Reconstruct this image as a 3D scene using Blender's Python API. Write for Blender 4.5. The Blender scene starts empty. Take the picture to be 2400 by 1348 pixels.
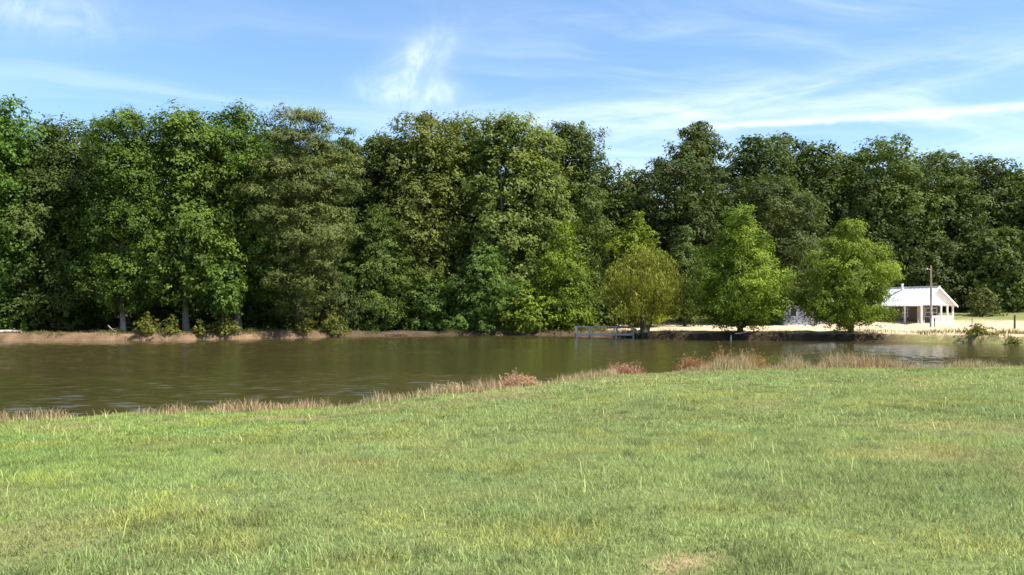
import bpy, math, random
import numpy as np

# ------------------------------------------------------------------ camera, sky, sun, exposure
scene = bpy.context.scene
COL = scene.collection
F = 2000.0            # focal length in photo pixels (photo 2400 wide)
HY = 720.0            # horizon row in the photo
CZ = 3.0              # eye height above the water (the eye is 1.6 m above the meadow)
cam_d = bpy.data.cameras.new('camera'); cam = bpy.data.objects.new('camera', cam_d); COL.objects.link(cam)
cam_d.sensor_width = 36.0; cam_d.lens = 36.0 * F / 2400.0
cam_d.shift_y = (HY - 674.0) / 2400.0
cam_d.clip_start = 0.1; cam_d.clip_end = 3000.0
cam.location = (0, 0, CZ); cam.rotation_euler = (math.radians(90), 0, 0)
scene.camera = cam
vs = scene.view_settings
vs.view_transform = 'Standard'; vs.look = 'None'; vs.gamma = 1.0; vs.use_curve_mapping = False
vs.exposure = 1.15

SUN_EL, SUN_AZ = 54.0, 114.0    # azimuth clockwise from the view direction (+Y): right and a little behind the camera
sd = bpy.data.lights.new('sun', 'SUN'); so = bpy.data.objects.new('sun', sd); COL.objects.link(so)
sd.energy = 4.2; sd.angle = math.radians(0.53); sd.color = (1.0, 0.955, 0.88)
so.rotation_euler = (math.radians(90 - SUN_EL), 0, math.radians(180 - SUN_AZ))
so.location = (60, -20, 90)

class NT:
    """tiny node helper"""
    def __init__(s, nt): s.nt = nt
    def n(s, typ, **kw):
        nd = s.nt.nodes.new(typ)
        for k, v in kw.items(): setattr(nd, k, v)
        return nd
    def put(s, sock, v):
        if v is None: return
        if hasattr(v, 'is_output'): s.nt.links.new(v, sock)
        else: sock.default_value = v
    def m(s, op, a, b=None, c=None, clamp=False):
        nd = s.n('ShaderNodeMath', operation=op); nd.use_clamp = clamp
        s.put(nd.inputs[0], a); s.put(nd.inputs[1], b); s.put(nd.inputs[2], c)
        return nd.outputs[0]
    def ramp(s, fac, lo, hi, a=0.0, b=1.0):
        nd = s.n('ShaderNodeMapRange', interpolation_type='SMOOTHSTEP')
        s.put(nd.inputs[0], fac); nd.inputs[1].default_value = lo; nd.inputs[2].default_value = hi
        nd.inputs[3].default_value = a; nd.inputs[4].default_value = b
        return nd.outputs[0]
    def noise(s, vec, scale, detail=4.0, rough=0.55, dist=0.0, out=0):
        nd = s.n('ShaderNodeTexNoise'); s.put(nd.inputs['Vector'], vec)
        nd.inputs['Scale'].default_value = scale; nd.inputs['Detail'].default_value = detail
        nd.inputs['Roughness'].default_value = rough; nd.inputs['Distortion'].default_value = dist
        return nd.outputs[out]
    def mix(s, fac, a, b, blend='MIX'):
        nd = s.n('ShaderNodeMix', data_type='RGBA', blend_type=blend)
        s.put(nd.inputs[0], fac)
        for sk, v in ((nd.inputs[6], a), (nd.inputs[7], b)):
            if isinstance(v, (tuple, list)): sk.default_value = tuple(v) + ((1,) if len(v) == 3 else ())
            else: s.nt.links.new(v, sk)
        return nd.outputs[2]
    def comb(s, x, y, z=0.0):
        nd = s.n('ShaderNodeCombineXYZ'); s.put(nd.inputs[0], x); s.put(nd.inputs[1], y); s.put(nd.inputs[2], z)
        return nd.outputs[0]

def build_world():
    w = bpy.data.worlds.new('World'); scene.world = w; w.use_nodes = True
    nt = w.node_tree; nt.nodes.clear(); N = NT(nt)
    out = N.n('ShaderNodeOutputWorld'); bg = N.n('ShaderNodeBackground')
    nt.links.new(bg.outputs[0], out.inputs[0]); bg.inputs[1].default_value = 0.105
    sky = N.n('ShaderNodeTexSky', sky_type='NISHITA'); sky.sun_disc = False
    sky.sun_elevation = math.radians(SUN_EL); sky.sun_rotation = math.radians(SUN_AZ)
    sky.altitude = 200; sky.air_density = 1.0; sky.dust_density = 0.6; sky.ozone_density = 2.6
    hs = N.n('ShaderNodeHueSaturation'); nt.links.new(sky.outputs[0], hs.inputs['Color'])
    hs.inputs['Saturation'].default_value = 1.10; hs.inputs['Value'].default_value = 1.0
    tc = N.n('ShaderNodeTexCoord'); sp = N.n('ShaderNodeSeparateXYZ'); nt.links.new(tc.outputs['Generated'], sp.inputs[0])
    x, y, z = sp.outputs
    zc = N.m('MAXIMUM', z, 0.02)
    hyp = N.m('SQRT', N.m('ADD', N.m('MULTIPLY', x, x), N.m('MULTIPLY', y, y)))
    az = N.m('ARCTAN2', x, y); el = N.m('ARCTAN2', z, hyp)
    # high thin cloud layer seen in perspective: streaks drawn out along one wind direction
    zs = N.m('ADD', zc, 0.10)
    px = N.m('DIVIDE', x, zs); py = N.m('DIVIDE', y, zs)
    wa = math.radians(14)
    u = N.m('ADD', N.m('MULTIPLY', px, math.cos(wa)), N.m('MULTIPLY', py, math.sin(wa)))
    v = N.m('SUBTRACT', N.m('MULTIPLY', py, math.cos(wa)), N.m('MULTIPLY', px, math.sin(wa)))
    warp = N.noise(N.comb(N.m('MULTIPLY', u, 0.8), v, 3.0), 0.9, 3.0)
    v2 = N.m('ADD', v, N.m('MULTIPLY', N.m('SUBTRACT', warp, 0.5), 1.1))
    st = N.noise(N.comb(N.m('MULTIPLY', u, 0.32), N.m('MULTIPLY', v2, 1.25), 0.0), 1.3, 9.0, 0.6)
    pat = N.noise(N.comb(u, v, 7.0), 0.55, 3.0)
    big = N.ramp(pat, 0.34, 0.66)
    cir = N.m('MULTIPLY', N.ramp(st, 0.40, 0.74), N.m('ADD', N.m('MULTIPLY', big, 0.65), 0.28))
    # more of it low in the sky and towards the right hand
    low = N.ramp(el, 0.40, 0.10, 0.55, 1.0)
    side = N.ramp(az, -0.45, 0.35, 0.55, 1.0)
    cir = N.m('MULTIPLY', N.m('MULTIPLY', N.m('MULTIPLY', cir, low), side), 0.75)
    def ae(pxx, pyy):
        return math.atan2(pxx - 1200, F), math.atan2(HY - pyy, math.hypot(F, pxx - 1200))
    def blob(pxx, pyy, rx, ry, rot=0.0):
        a0, e0 = ae(pxx, pyy); c, s_ = math.cos(rot), math.sin(rot)
        da = N.m('SUBTRACT', az, a0); de = N.m('SUBTRACT', el, e0)
        p = N.m('DIVIDE', N.m('ADD', N.m('MULTIPLY', da, c), N.m('MULTIPLY', de, s_)), rx / F)
        q = N.m('DIVIDE', N.m('SUBTRACT', N.m('MULTIPLY', de, c), N.m('MULTIPLY', da, s_)), ry / F)
        r = N.m('ADD', N.m('MULTIPLY', p, p), N.m('MULTIPLY', q, q))
        return N.m('POWER', 2.718, N.m('MULTIPLY', r, -1.0))
    fine = N.noise(N.comb(N.m('MULTIPLY', az, 26.0), N.m('MULTIPLY', el, 22.0), 1.0), 1.0, 7.0, 0.62, 0.6)
    fr = N.ramp(fine, 0.30, 0.80)
    puff = N.m('ADD', blob(965, 215, 95, 32, -0.05), N.m('MULTIPLY', blob(980, 140, 85, 40, 0.7), 0.8))
    puff = N.m('ADD', puff, N.m('MULTIPLY', blob(120, 30, 110, 45), 0.5))
    puff = N.m('MULTIPLY', puff, N.m('ADD', N.m('MULTIPLY', fr, 0.75), 0.16))
    # veils low on the right
    veil = N.m('ADD', blob(1900, 215, 700, 42, 0.09), N.m('MULTIPLY', blob(1420, 285, 420, 45, 0.04), 0.9))
    veil = N.m('ADD', veil, N.m('MULTIPLY', blob(2350, 340, 330, 40, 0.10), 0.8))
    veil = N.m('ADD', veil, N.m('MULTIPLY', blob(1480, 60, 500, 26, -0.12), 0.45))
    vn = N.noise(N.comb(N.m('MULTIPLY', az, 7.0), N.m('MULTIPLY', N.m('SUBTRACT', el, N.m('MULTIPLY', az, 0.07)), 40.0), 4.0), 1.0, 7.0, 0.6, 0.3)
    veil = N.m('MULTIPLY', veil, N.ramp(vn, 0.32, 0.78, 0.03, 0.38))
    # the old aircraft trail
    (a0, e0), (a1, e1) = ae(1640, 296), ae(2480, 240)
    sl = (e1 - e0) / (a1 - a0)
    dl = N.m('SUBTRACT', N.m('SUBTRACT', el, e0), N.m('MULTIPLY', N.m('SUBTRACT', az, a0), sl))
    dl = N.m('ADD', dl, N.m('MULTIPLY', N.m('SUBTRACT', fine, 0.5), 0.006))
    wq = N.m('DIVIDE', dl, N.ramp(az, 0.2, 0.55, 0.0026, 0.0045))
    tr = N.m('POWER', 2.718, N.m('MULTIPLY', N.m('MULTIPLY', wq, wq), -1.0))
    tr = N.m('MULTIPLY', N.m('MULTIPLY', tr, N.ramp(az, 0.10, 0.30)), N.m('ADD', 0.32, N.m('MULTIPLY', fr, 0.4)))
    den = N.m('ADD', N.m('ADD', cir, puff), N.m('ADD', veil, tr))
    den = N.m('MULTIPLY', den, N.ramp(z, 0.0, 0.03), clamp=True)
    den = N.m('MINIMUM', den, 0.9)
    col = N.mix(den, hs.outputs[0], (6.0, 6.5, 7.0))
    nt.links.new(col, bg.inputs[0])
build_world()

# ------------------------------------------------------------------ mesh helpers
def mesh_arrays(name, V, Fc, attrs=None, smooth=False):
    """V (n,3), Fc (m,k) -> mesh; attrs: name -> (n,) float or (n,3) colour, per vertex"""
    V = np.ascontiguousarray(V, dtype=np.float32); Fc = np.ascontiguousarray(Fc, dtype=np.int32)
    me = bpy.data.meshes.new(name); n = len(V); m, k = Fc.shape
    me.vertices.add(n); me.vertices.foreach_set('co', V.ravel())
    me.loops.add(m * k); me.loops.foreach_set('vertex_index', Fc.ravel())
    me.polygons.add(m); me.polygons.foreach_set('loop_start', np.arange(0, m * k, k, dtype=np.int32))
    if smooth: me.polygons.foreach_set('use_smooth', np.ones(m, dtype=bool))
    me.update(calc_edges=True)
    for an, av in (attrs or {}).items():
        if av.ndim == 1:
            a = me.attributes.new(an, 'FLOAT', 'POINT'); a.data.foreach_set('value', av.astype(np.float32))
        else:
            a = me.attributes.new(an, 'FLOAT_COLOR', 'POINT')
            c4 = np.ones((n, 4), dtype=np.float32); c4[:, :3] = av
            a.data.foreach_set('color', c4.ravel())
    return me

class MB:
    """collects boxes / tubes / prisms (python lists) into one mesh"""
    def __init__(s): s.v = []; s.f = []
    def add(s, v, f):
        o = len(s.v); s.v += [tuple(p) for p in v]; s.f += [tuple(i + o for i in q) for q in f]
    def box(s, x0, x1, y0, y1, z0, z1):
        s.add([(x0,y0,z0),(x1,y0,z0),(x1,y1,z0),(x0,y1,z0),(x0,y0,z1),(x1,y0,z1),(x1,y1,z1),(x0,y1,z1)],
              [(0,3,2,1),(4,5,6,7),(0,1,5,4),(1,2,6,5),(2,3,7,6),(3,0,4,7)])
    def tube(s, pts, rads, k=6, cap=True):
        P = np.array(pts, float); n = len(P)
        T = np.gradient(P, axis=0); T /= np.linalg.norm(T, axis=1)[:, None] + 1e-9
        ref = np.array([0.0, 0.0, 1.0]) if abs(T[0][2]) < 0.8 else np.array([1.0, 0.0, 0.0])
        vs_, fs = [], []
        for i in range(n):
            a = np.cross(T[i], ref); a /= np.linalg.norm(a) + 1e-9; b = np.cross(T[i], a)
            for j in range(k):
                t = 2 * math.pi * j / k
                vs_.append(P[i] + rads[i] * (math.cos(t) * a + math.sin(t) * b))
        for i in range(n - 1):
            for j in range(k):
                fs.append((i*k+j, i*k+(j+1) % k, (i+1)*k+(j+1) % k, (i+1)*k+j))
        if cap: fs.append(tuple(range(k))); fs.append(tuple((n-1)*k + j for j in reversed(range(k))))
        s.add(vs_, fs)
    def mesh(s, name, smooth=False):
        me = bpy.data.meshes.new(name); me.from_pydata(s.v, [], s.f); me.update()
        if smooth:
            me.polygons.foreach_set('use_smooth', np.ones(len(me.polygons), dtype=bool))
        return me
    def build(s, name, mat, parent=None, smooth=False):
        return obj(name, s.mesh(name, smooth), mat, parent)

def obj(name, me, mat=None, parent=None):
    o = bpy.data.objects.new(name, me); COL.objects.link(o)
    if mat is not None and not me.materials: me.materials.append(mat)
    if parent is not None: o.parent = parent
    return o
def empty(name, loc, rz=0.0):
    o = bpy.data.objects.new(name, None); COL.objects.link(o); o.location = loc; o.rotation_euler = (0, 0, rz)
    o.empty_display_size = 0.3
    return o
def tag(o, label=None, cat=None, group=None, kind=None):
    if label: o['label'] = label
    if cat: o['category'] = cat
    if group: o['group'] = group
    if kind: o['kind'] = kind
    return o

# smooth value noise in numpy for terrain and patches
def vnoise(x, y, seed=0):
    xi = np.floor(x).astype(np.int64); yi = np.floor(y).astype(np.int64); fx = x - xi; fy = y - yi
    fx = fx*fx*(3-2*fx); fy = fy*fy*(3-2*fy)
    def h(a, b):
        n = (a * 374761393 + b * 668265263 + seed * 982451653) & 0xffffffff
        n = ((n ^ (n >> 13)) * 1274126177) & 0xffffffff
        return ((n ^ (n >> 16)) & 0xffff) / 65535.0
    return (h(xi, yi)*(1-fx) + h(xi+1, yi)*fx)*(1-fy) + (h(xi, yi+1)*(1-fx) + h(xi+1, yi+1)*fx)*fy
def fbm(x, y, seed=0, oct=4):
    r = 0; a = 0.5; t = 0
    for i in range(oct):
        r = r + a * vnoise(x * 2**i, y * 2**i, seed + i); t += a; a *= 0.5
    return r / t
def sstep(a, b, x):
    t = np.clip((x - a) / (b - a), 0, 1); return t*t*(3-2*t)

# ------------------------------------------------------------------ materials
def material(name):
    m = bpy.data.materials.new(name); m.use_nodes = True
    nt = m.node_tree; N = NT(nt); b = nt.nodes['Principled BSDF']
    return m, nt, N, b

def leaf_mat(name, dark, light, dry=(0.16, 0.13, 0.04), drya=0.06, transl=0.30):
    m, nt, N, b = material(name)
    at = N.n('ShaderNodeAttribute', attribute_name='tint'); t = at.outputs['Fac']
    oi = N.n('ShaderNodeObjectInfo')
    c = N.mix(t, dark, light)
    c = N.mix(N.m('MULTIPLY', N.ramp(t, 0.93, 0.99), drya * 10, clamp=True), c, dry)
    hs = N.n('ShaderNodeHueSaturation'); nt.links.new(c, hs.inputs['Color'])
    nt.links.new(N.ramp(oi.outputs['Random'], 0, 1, 0.494, 0.506), hs.inputs['Hue'])
    nt.links.new(N.ramp(oi.outputs['Random'], 0, 1, 0.92, 1.08), hs.inputs['Value'])
    nt.links.new(hs.outputs[0], b.inputs['Base Color'])
    b.inputs['Roughness'].default_value = 0.62; b.inputs['Specular IOR Level'].default_value = 0.14
    tr = N.n('ShaderNodeBsdfTranslucent')
    nt.links.new(N.mix(1.0, hs.outputs[0], (1.25, 1.35, 0.6), 'MULTIPLY'), tr.inputs[0])
    mx = N.n('ShaderNodeMixShader'); mx.inputs[0].default_value = transl
    nt.links.new(b.outputs[0], mx.inputs[1]); nt.links.new(tr.outputs[0], mx.inputs[2])
    nt.links.new(mx.outputs[0], nt.nodes['Material Output'].inputs[0])
    return m

def bark_mat(name, a, b_, scale=6.0):
    m, nt, N, b = material(name)
    tc = N.n('ShaderNodeTexCoord'); mp = N.n('ShaderNodeMapping'); nt.links.new(tc.outputs['Object'], mp.inputs[0])
    mp.inputs['Scale'].default_value = (1, 1, 0.25)
    n = N.noise(mp.outputs[0], scale, 5.0, 0.65)
    nt.links.new(N.mix(N.ramp(n, 0.35, 0.65), a, b_), b.inputs['Base Color'])
    bp = N.n('ShaderNodeBump'); bp.inputs['Strength'].default_value = 0.6; bp.inputs['Distance'].default_value = 0.04
    nt.links.new(n, bp.inputs['Height']); nt.links.new(bp.outputs[0], b.inputs['Normal'])
    b.inputs['Roughness'].default_value = 0.9
    return m

def plain_mat(name, a, b_, scale=3.0, rough=0.7, bump=0.0, spec=0.3, stretch=(1, 1, 1)):
    m, nt, N, b = material(name)
    tc = N.n('ShaderNodeTexCoord'); mp = N.n('ShaderNodeMapping'); nt.links.new(tc.outputs['Object'], mp.inputs[0])
    mp.inputs['Scale'].default_value = stretch
    n = N.noise(mp.outputs[0], scale, 5.0, 0.6)
    nt.links.new(N.mix(N.ramp(n, 0.3, 0.7), a, b_), b.inputs['Base Color'])
    b.inputs['Roughness'].default_value = rough; b.inputs['Specular IOR Level'].default_value = spec
    if bump:
        bp = N.n('ShaderNodeBump'); bp.inputs['Strength'].default_value = bump; bp.inputs['Distance'].default_value = 0.03
        nt.links.new(n, bp.inputs['Height']); nt.links.new(bp.outputs[0], b.inputs['Normal'])
    return m

def blade_mat(name, transl=0.25):
    m, nt, N, b = material(name)
    at = N.n('ShaderNodeAttribute', attribute_name='col')
    nt.links.new(at.outputs['Color'], b.inputs['Base Color'])
    b.inputs['Roughness'].default_value = 0.55; b.inputs['Specular IOR Level'].default_value = 0.25
    tr = N.n('ShaderNodeBsdfTranslucent'); nt.links.new(at.outputs['Color'], tr.inputs[0])
    mx = N.n('ShaderNodeMixShader'); mx.inputs[0].default_value = transl
    nt.links.new(b.outputs[0], mx.inputs[1]); nt.links.new(tr.outputs[0], mx.inputs[2])
    nt.links.new(mx.outputs[0], nt.nodes['Material Output'].inputs[0])
    return m

M = {}
M['gum'] = leaf_mat('leaf_gum', (0.050, 0.088, 0.013), (0.150, 0.225, 0.034), drya=0.01)
M['bright'] = leaf_mat('leaf_bright', (0.050, 0.096, 0.014), (0.145, 0.235, 0.034), drya=0.01)
M['oak'] = leaf_mat('leaf_oak', (0.048, 0.072, 0.017), (0.140, 0.184, 0.043), drya=0.01)
M['olive'] = leaf_mat('leaf_olive', (0.046, 0.070, 0.015), (0.132, 0.180, 0.038), drya=0.01)
M['oakdark'] = leaf_mat('leaf_dark_oak', (0.042, 0.060, 0.017), (0.118, 0.150, 0.040), drya=0.01)
M['sycamore'] = leaf_mat('leaf_sycamore', (0.078, 0.098, 0.019), (0.220, 0.255, 0.058), drya=0.03)
M['pine'] = leaf_mat('leaf_pine', (0.062, 0.076, 0.018), (0.165, 0.180, 0.044), dry=(0.14, 0.09, 0.04), drya=0.04, transl=0.15)
M['cypress'] = leaf_mat('leaf_cypress', (0.082, 0.122, 0.012), (0.250, 0.315, 0.032), drya=0.01, transl=0.28)
M['cypress_blue'] = leaf_mat('leaf_cypress_blue', (0.056, 0.096, 0.018), (0.155, 0.220, 0.042), drya=0.01)
M['willow'] = leaf_mat('leaf_willow', (0.125, 0.140, 0.020), (0.330, 0.335, 0.058), drya=0.01, transl=0.3)
M['weed'] = leaf_mat('leaf_weed', (0.090, 0.105, 0.018), (0.230, 0.225, 0.045), dry=(0.25, 0.14, 0.05), drya=0.04)
M['bark'] = bark_mat('bark_brown', (0.07, 0.05, 0.035), (0.16, 0.125, 0.09))
M['bark_pale'] = bark_mat('bark_pale', (0.16, 0.14, 0.11), (0.34, 0.31, 0.25), 3.0)
M['bark_white'] = bark_mat('bark_white', (0.30, 0.28, 0.23), (0.55, 0.52, 0.45), 3.0)
M['bark_grey'] = bark_mat('bark_grey', (0.10, 0.09, 0.07), (0.22, 0.195, 0.155))
M['bark_red'] = bark_mat('bark_red', (0.10, 0.06, 0.04), (0.24, 0.16, 0.10))
M['blade'] = blade_mat('grass_blade', 0.38)
M['white'] = plain_mat('white_paint', (0.74, 0.74, 0.72), (0.82, 0.82, 0.80), 4.0, 0.6)
M['metal_roof'] = plain_mat('white_metal_roof', (0.72, 0.73, 0.74), (0.82, 0.82, 0.81), 1.5, 0.45)
M['dark_wall'] = plain_mat('shaded_porch_wall', (0.10, 0.085, 0.075), (0.16, 0.14, 0.12), 4.0, 0.8)
M['grey_siding'] = plain_mat('grey_blue_siding', (0.30, 0.33, 0.40), (0.40, 0.43, 0.50), 3.0, 0.7)
M['door'] = plain_mat('weathered_door', (0.26, 0.22, 0.21), (0.36, 0.31, 0.29), 4.0, 0.7)
M['glass'] = plain_mat('window_glass', (0.015, 0.018, 0.02), (0.03, 0.035, 0.04), 2.0, 0.08, 0, 0.5)
M['concrete'] = plain_mat('concrete', (0.34, 0.32, 0.29), (0.46, 0.44, 0.40), 5.0, 0.9, 0.2)
M['pole'] = plain_mat('weathered_pole', (0.20, 0.185, 0.16), (0.34, 0.32, 0.28), 5.0, 0.85, 0.3, 0.2, (1, 1, 0.15))
M['post'] = plain_mat('dark_post', (0.07, 0.06, 0.05), (0.14, 0.12, 0.10), 6.0, 0.9, 0.3, 0.2, (1, 1, 0.2))
M['wire'] = plain_mat('wire', (0.25, 0.24, 0.23), (0.35, 0.34, 0.33), 6.0, 0.5)
M['dockwood'] = plain_mat('pale_dock_wood', (0.44, 0.40, 0.34), (0.62, 0.57, 0.50), 5.0, 0.8, 0.3)
M['dockdeck'] = plain_mat('grey_dock_boards', (0.20, 0.18, 0.15), (0.34, 0.31, 0.27), 5.0, 0.85, 0.3)
M['log'] = bark_mat('dry_wood', (0.30, 0.24, 0.18), (0.52, 0.45, 0.36), 5.0)
M['stone'] = plain_mat('bank_stone', (0.30, 0.20, 0.14), (0.48, 0.37, 0.28), 4.0, 0.9, 0.5)

def ground_mat():
    m, nt, N, b = material('ground')
    at = N.n('ShaderNodeAttribute', attribute_name='col')
    g = N.n('ShaderNodeNewGeometry'); P = g.outputs['Position']
    n1 = N.noise(P, 9.0, 6.0, 0.65); n2 = N.noise(P, 0.9, 4.0)
    f = N.m('MULTIPLY', N.ramp(n1, 0.25, 0.75, 0.72, 1.26), N.ramp(n2, 0.3, 0.7, 0.88, 1.12))
    sc = N.n('ShaderNodeVectorMath', operation='SCALE'); nt.links.new(at.outputs['Color'], sc.inputs[0]); nt.links.new(f, sc.inputs['Scale'])
    nt.links.new(sc.outputs[0], b.inputs['Base Color'])
    bp = N.n('ShaderNodeBump'); bp.inputs['Strength'].default_value = 0.7; bp.inputs['Distance'].default_value = 0.06
    nt.links.new(n1, bp.inputs['Height']); nt.links.new(bp.outputs[0], b.inputs['Normal'])
    b.inputs['Roughness'].default_value = 0.95; b.inputs['Specular IOR Level'].default_value = 0.1
    return m
def water_mat():
    m, nt, N, b = material('pond_water')
    g = N.n('ShaderNodeNewGeometry')
    mud = N.mix(N.ramp(N.noise(g.outputs['Position'], 0.05, 3.0), 0.35, 0.65), (0.048, 0.043, 0.014), (0.060, 0.048, 0.017))
    nt.links.new(mud, b.inputs['Base Color'])
    mp = N.n('ShaderNodeMapping'); nt.links.new(g.outputs['Position'], mp.inputs[0]); mp.inputs['Scale'].default_value = (0.6, 1.2, 1.0)
    bp = N.n('ShaderNodeBump'); bp.inputs['Strength'].default_value = 1.0; bp.inputs['Distance'].default_value = 0.014
    nt.links.new(N.noise(mp.outputs[0], 5.0, 3.0, 0.6), bp.inputs['Height']); nt.links.new(bp.outputs[0], b.inputs['Normal'])
    b.inputs['Roughness'].default_value = 0.08; b.inputs['IOR'].default_value = 1.33
    return m
M['ground'] = ground_mat(); M['water'] = water_mat()

# ------------------------------------------------------------------ terrain
def curve(pts):
    p = np.array(pts, float); return lambda x: np.interp(x, p[:, 0], p[:, 1])
# edge of the mown meadow (near) and far water line, from the photo's rows on the sloping ground
_near = curve([(-120, 10), (-40, 15.0), (-20, 18.2), (-12, 20), (-8.6, 21.6), (-4.6, 23), (-2.6, 25.9), (0.7, 29.4), (3.3, 33), (9.1, 36.5), (15.2, 37.9), (23, 38.4), (60, 41), (140, 44)])
_far = curve([(-140, 62), (-90, 69), (-43, 75.4), (-30, 77.4), (-17, 85.5), (-9, 91), (6.7, 90.5), (10.3, 88), (12, 83), (13.2, 79.8), (19.5, 78), (30, 75), (36, 72.5), (41, 68.5), (60, 62), (140, 56)])
def near_edge(x): return _near(x) + 0.9 * (fbm(x * 0.35, x * 0 + 3.1, 5, 3) - 0.5) + 0.5 * (vnoise(x * 1.7, x * 0, 8) - 0.5)
def far_edge(x): return _far(x) + 1.6 * (fbm(x * 0.3, x * 0 + 9.7, 15, 3) - 0.5) + 1.0 * (fbm(x * 1.3, x * 0, 18, 3) - 0.5)

def height(x, y):
    x = np.asarray(x, float); y = np.asarray(y, float)
    dn = near_edge(x) - y            # >0 on the near meadow
    df = y - far_edge(x)             # >0 beyond the pond
    # near meadow: 0.3 at its edge, rising to the camera
    zn = 0.32 + 1.10 * np.clip(dn, 0, 200) / np.maximum(near_edge(x), 12.0)
    zn = zn + 0.09 * (fbm(x * 0.16, y * 0.16, 21, 3) - 0.5) * sstep(0, 6, dn) + 0.04 * (fbm(x * 0.9, y * 0.9, 31, 3) - 0.5)
    zn = np.where(dn < 0, 0.32 + dn * 0.35, zn)
    right = sstep(8, 14, x)
    bank = 0.66 - 0.26 * sstep(-20, -14, x) * (1 - sstep(6, 12, x))
    bank = bank + 0.36 * (fbm(x * 0.6, y * 0.6, 41, 4) - 0.5)
    rise = right * (np.clip(df - 34, 0, 36) * 0.058 + np.clip(df - 70, 0, 200) * 0.01) + (1 - right) * np.clip(df - 6, 0, 200) * 0.012
    zf = bank * (0.12 + 0.88 * sstep(0.0, 0.9, df + 0.25)) + rise + 0.10 * (fbm(x * 0.4, y * 0.4, 51, 3) - 0.5) * sstep(1, 5, df)
    zf = np.where(df < 0, -0.05 + df * 0.4, zf)
    mid = near_edge(x) + (far_edge(x) - near_edge(x)) * 0.5
    z = np.where(y < mid, zn, zf)
    return np.maximum(z, -1.2)
def gz(x, y): return float(height(np.array([x]), np.array([y]))[0])
def at(px, D): return (px - 1200.0) / F * D
def zat(py, D): return CZ - (py - HY) / F * D

GRASS_G = np.array([0.335, 0.400, 0.130]); DRY = np.array([0.33, 0.25, 0.12]); SAND = np.array([0.58, 0.43, 0.27])
def meadow_dry(x, y):
    """0..1 how straw-coloured the meadow is at x,y (mown streaks near the pond, scattered patches)"""
    dn = near_edge(x) - y
    streak = np.exp(-((dn - 3.4 - 1.5 * (fbm(x*0.15, y*0 + 2, 61, 2) - 0.5)) / 0.9)**2) * sstep(0.33, 0.55, fbm(x*0.3, y*0.9, 62, 3)) * sstep(9, 3, x)
    edge = np.exp(-(np.clip(dn, -1, 9) / 0.7)**2) * 0.6
    pat = sstep(0.60, 0.78, fbm(x * 0.5, y * 0.35, 63, 4)) * 0.4
    left = 1 - 0.35 * sstep(0, -6, x)
    return np.clip((streak * 1.0 + edge + pat) * left, 0, 1)
BARE = [(1600, 1312, 0.08), (2265, 1325, 0.13), (1810, 1345, 0.07)]
BARE_XY = []
for bx, by, r in BARE:
    D = 8.0
    for _ in range(60): D = (CZ - gz(at(bx, D), D)) * F / (by - HY)
    BARE_XY.append((at(bx, D), D, r))
def bare(x, y):
    b = np.zeros_like(x)
    for X, Y, r in BARE_XY: b = np.maximum(b, np.exp(-(((x - X)**2 + ((y - Y) / 1.5)**2) / r**2)))
    return sstep(0.25, 0.7, b + 0.9 * (fbm(x * 9, y * 7, 66, 3) - 0.5) * sstep(0.02, 0.2, b))

def ground_colour(x, y):
    dn = near_edge(x) - y; df = y - far_edge(x)
    n1 = fbm(x * 0.6, y * 0.6, 71, 4)[:, None]; n2 = fbm(x * 1.7, y * 1.7, 72, 3)[:, None]
    near = GRASS_G * 0.42 * (0.8 + 0.4 * n1) * (1 - meadow_dry(x, y)[:, None]) + DRY * meadow_dry(x, y)[:, None]
    bb = bare(x, y)[:, None]; near = near * (1 - bb) + np.array([0.36, 0.24, 0.14]) * bb
    mud = np.array([0.16, 0.105, 0.06])
    near = np.where(dn[:, None] < 0.1, mud, near)
    forest = np.array([0.075, 0.052, 0.032]) * (0.6 + 0.8 * n1)
    dirt = np.array([0.20, 0.130, 0.075]) * (0.35 + 1.1 * n2)
    sand = SAND * (0.72 + 0.5 * n1)
    straw = np.array([0.34, 0.31, 0.12]) * (0.75 + 0.5 * n1)
    lawn = np.array([0.13, 0.155, 0.045]) * (0.8 + 0.4 * n1)
    right = sstep(7, 13, x)[:, None]
    # left / middle: dirt lip, then forest litter
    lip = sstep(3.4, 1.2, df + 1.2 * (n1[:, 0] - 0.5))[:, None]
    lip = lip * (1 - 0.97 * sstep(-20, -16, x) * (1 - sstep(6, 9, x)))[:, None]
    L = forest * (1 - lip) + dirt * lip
    # right: bare sandy track by the water, lawn beyond, forest floor at the wood's foot
    t = sstep(42, 49, df + (n1[:, 0] - 0.5) * 8)[:, None]
    R = sand * (1 - t) + (straw * 0.25 + lawn * 0.75) * t
    R = np.where((x > 41)[:, None], R * (1 - 0.5 * sstep(6, 1, df - 1.0 * n2[:, 0])[:, None]) + straw * 0.5 * sstep(6, 1, df - 1.0 * n2[:, 0])[:, None], R)
    w = sstep(60, 70, df)[:, None]; R = R * (1 - w) + forest * w
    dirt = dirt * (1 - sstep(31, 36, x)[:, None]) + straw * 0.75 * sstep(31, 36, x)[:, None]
    face = sstep(1.5, 0.5, df)[:, None]; R = R * (1 - face) + dirt * (0.26 + 0.6 * sstep(31, 36, x)[:, None]) * face  # bank face darkened below the cypresses: tree shade put into the dirt colour
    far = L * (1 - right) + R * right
    mid = near_edge(x) + (far_edge(x) - near_edge(x)) * 0.5
    return np.where((y < mid)[:, None], near, far)

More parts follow.
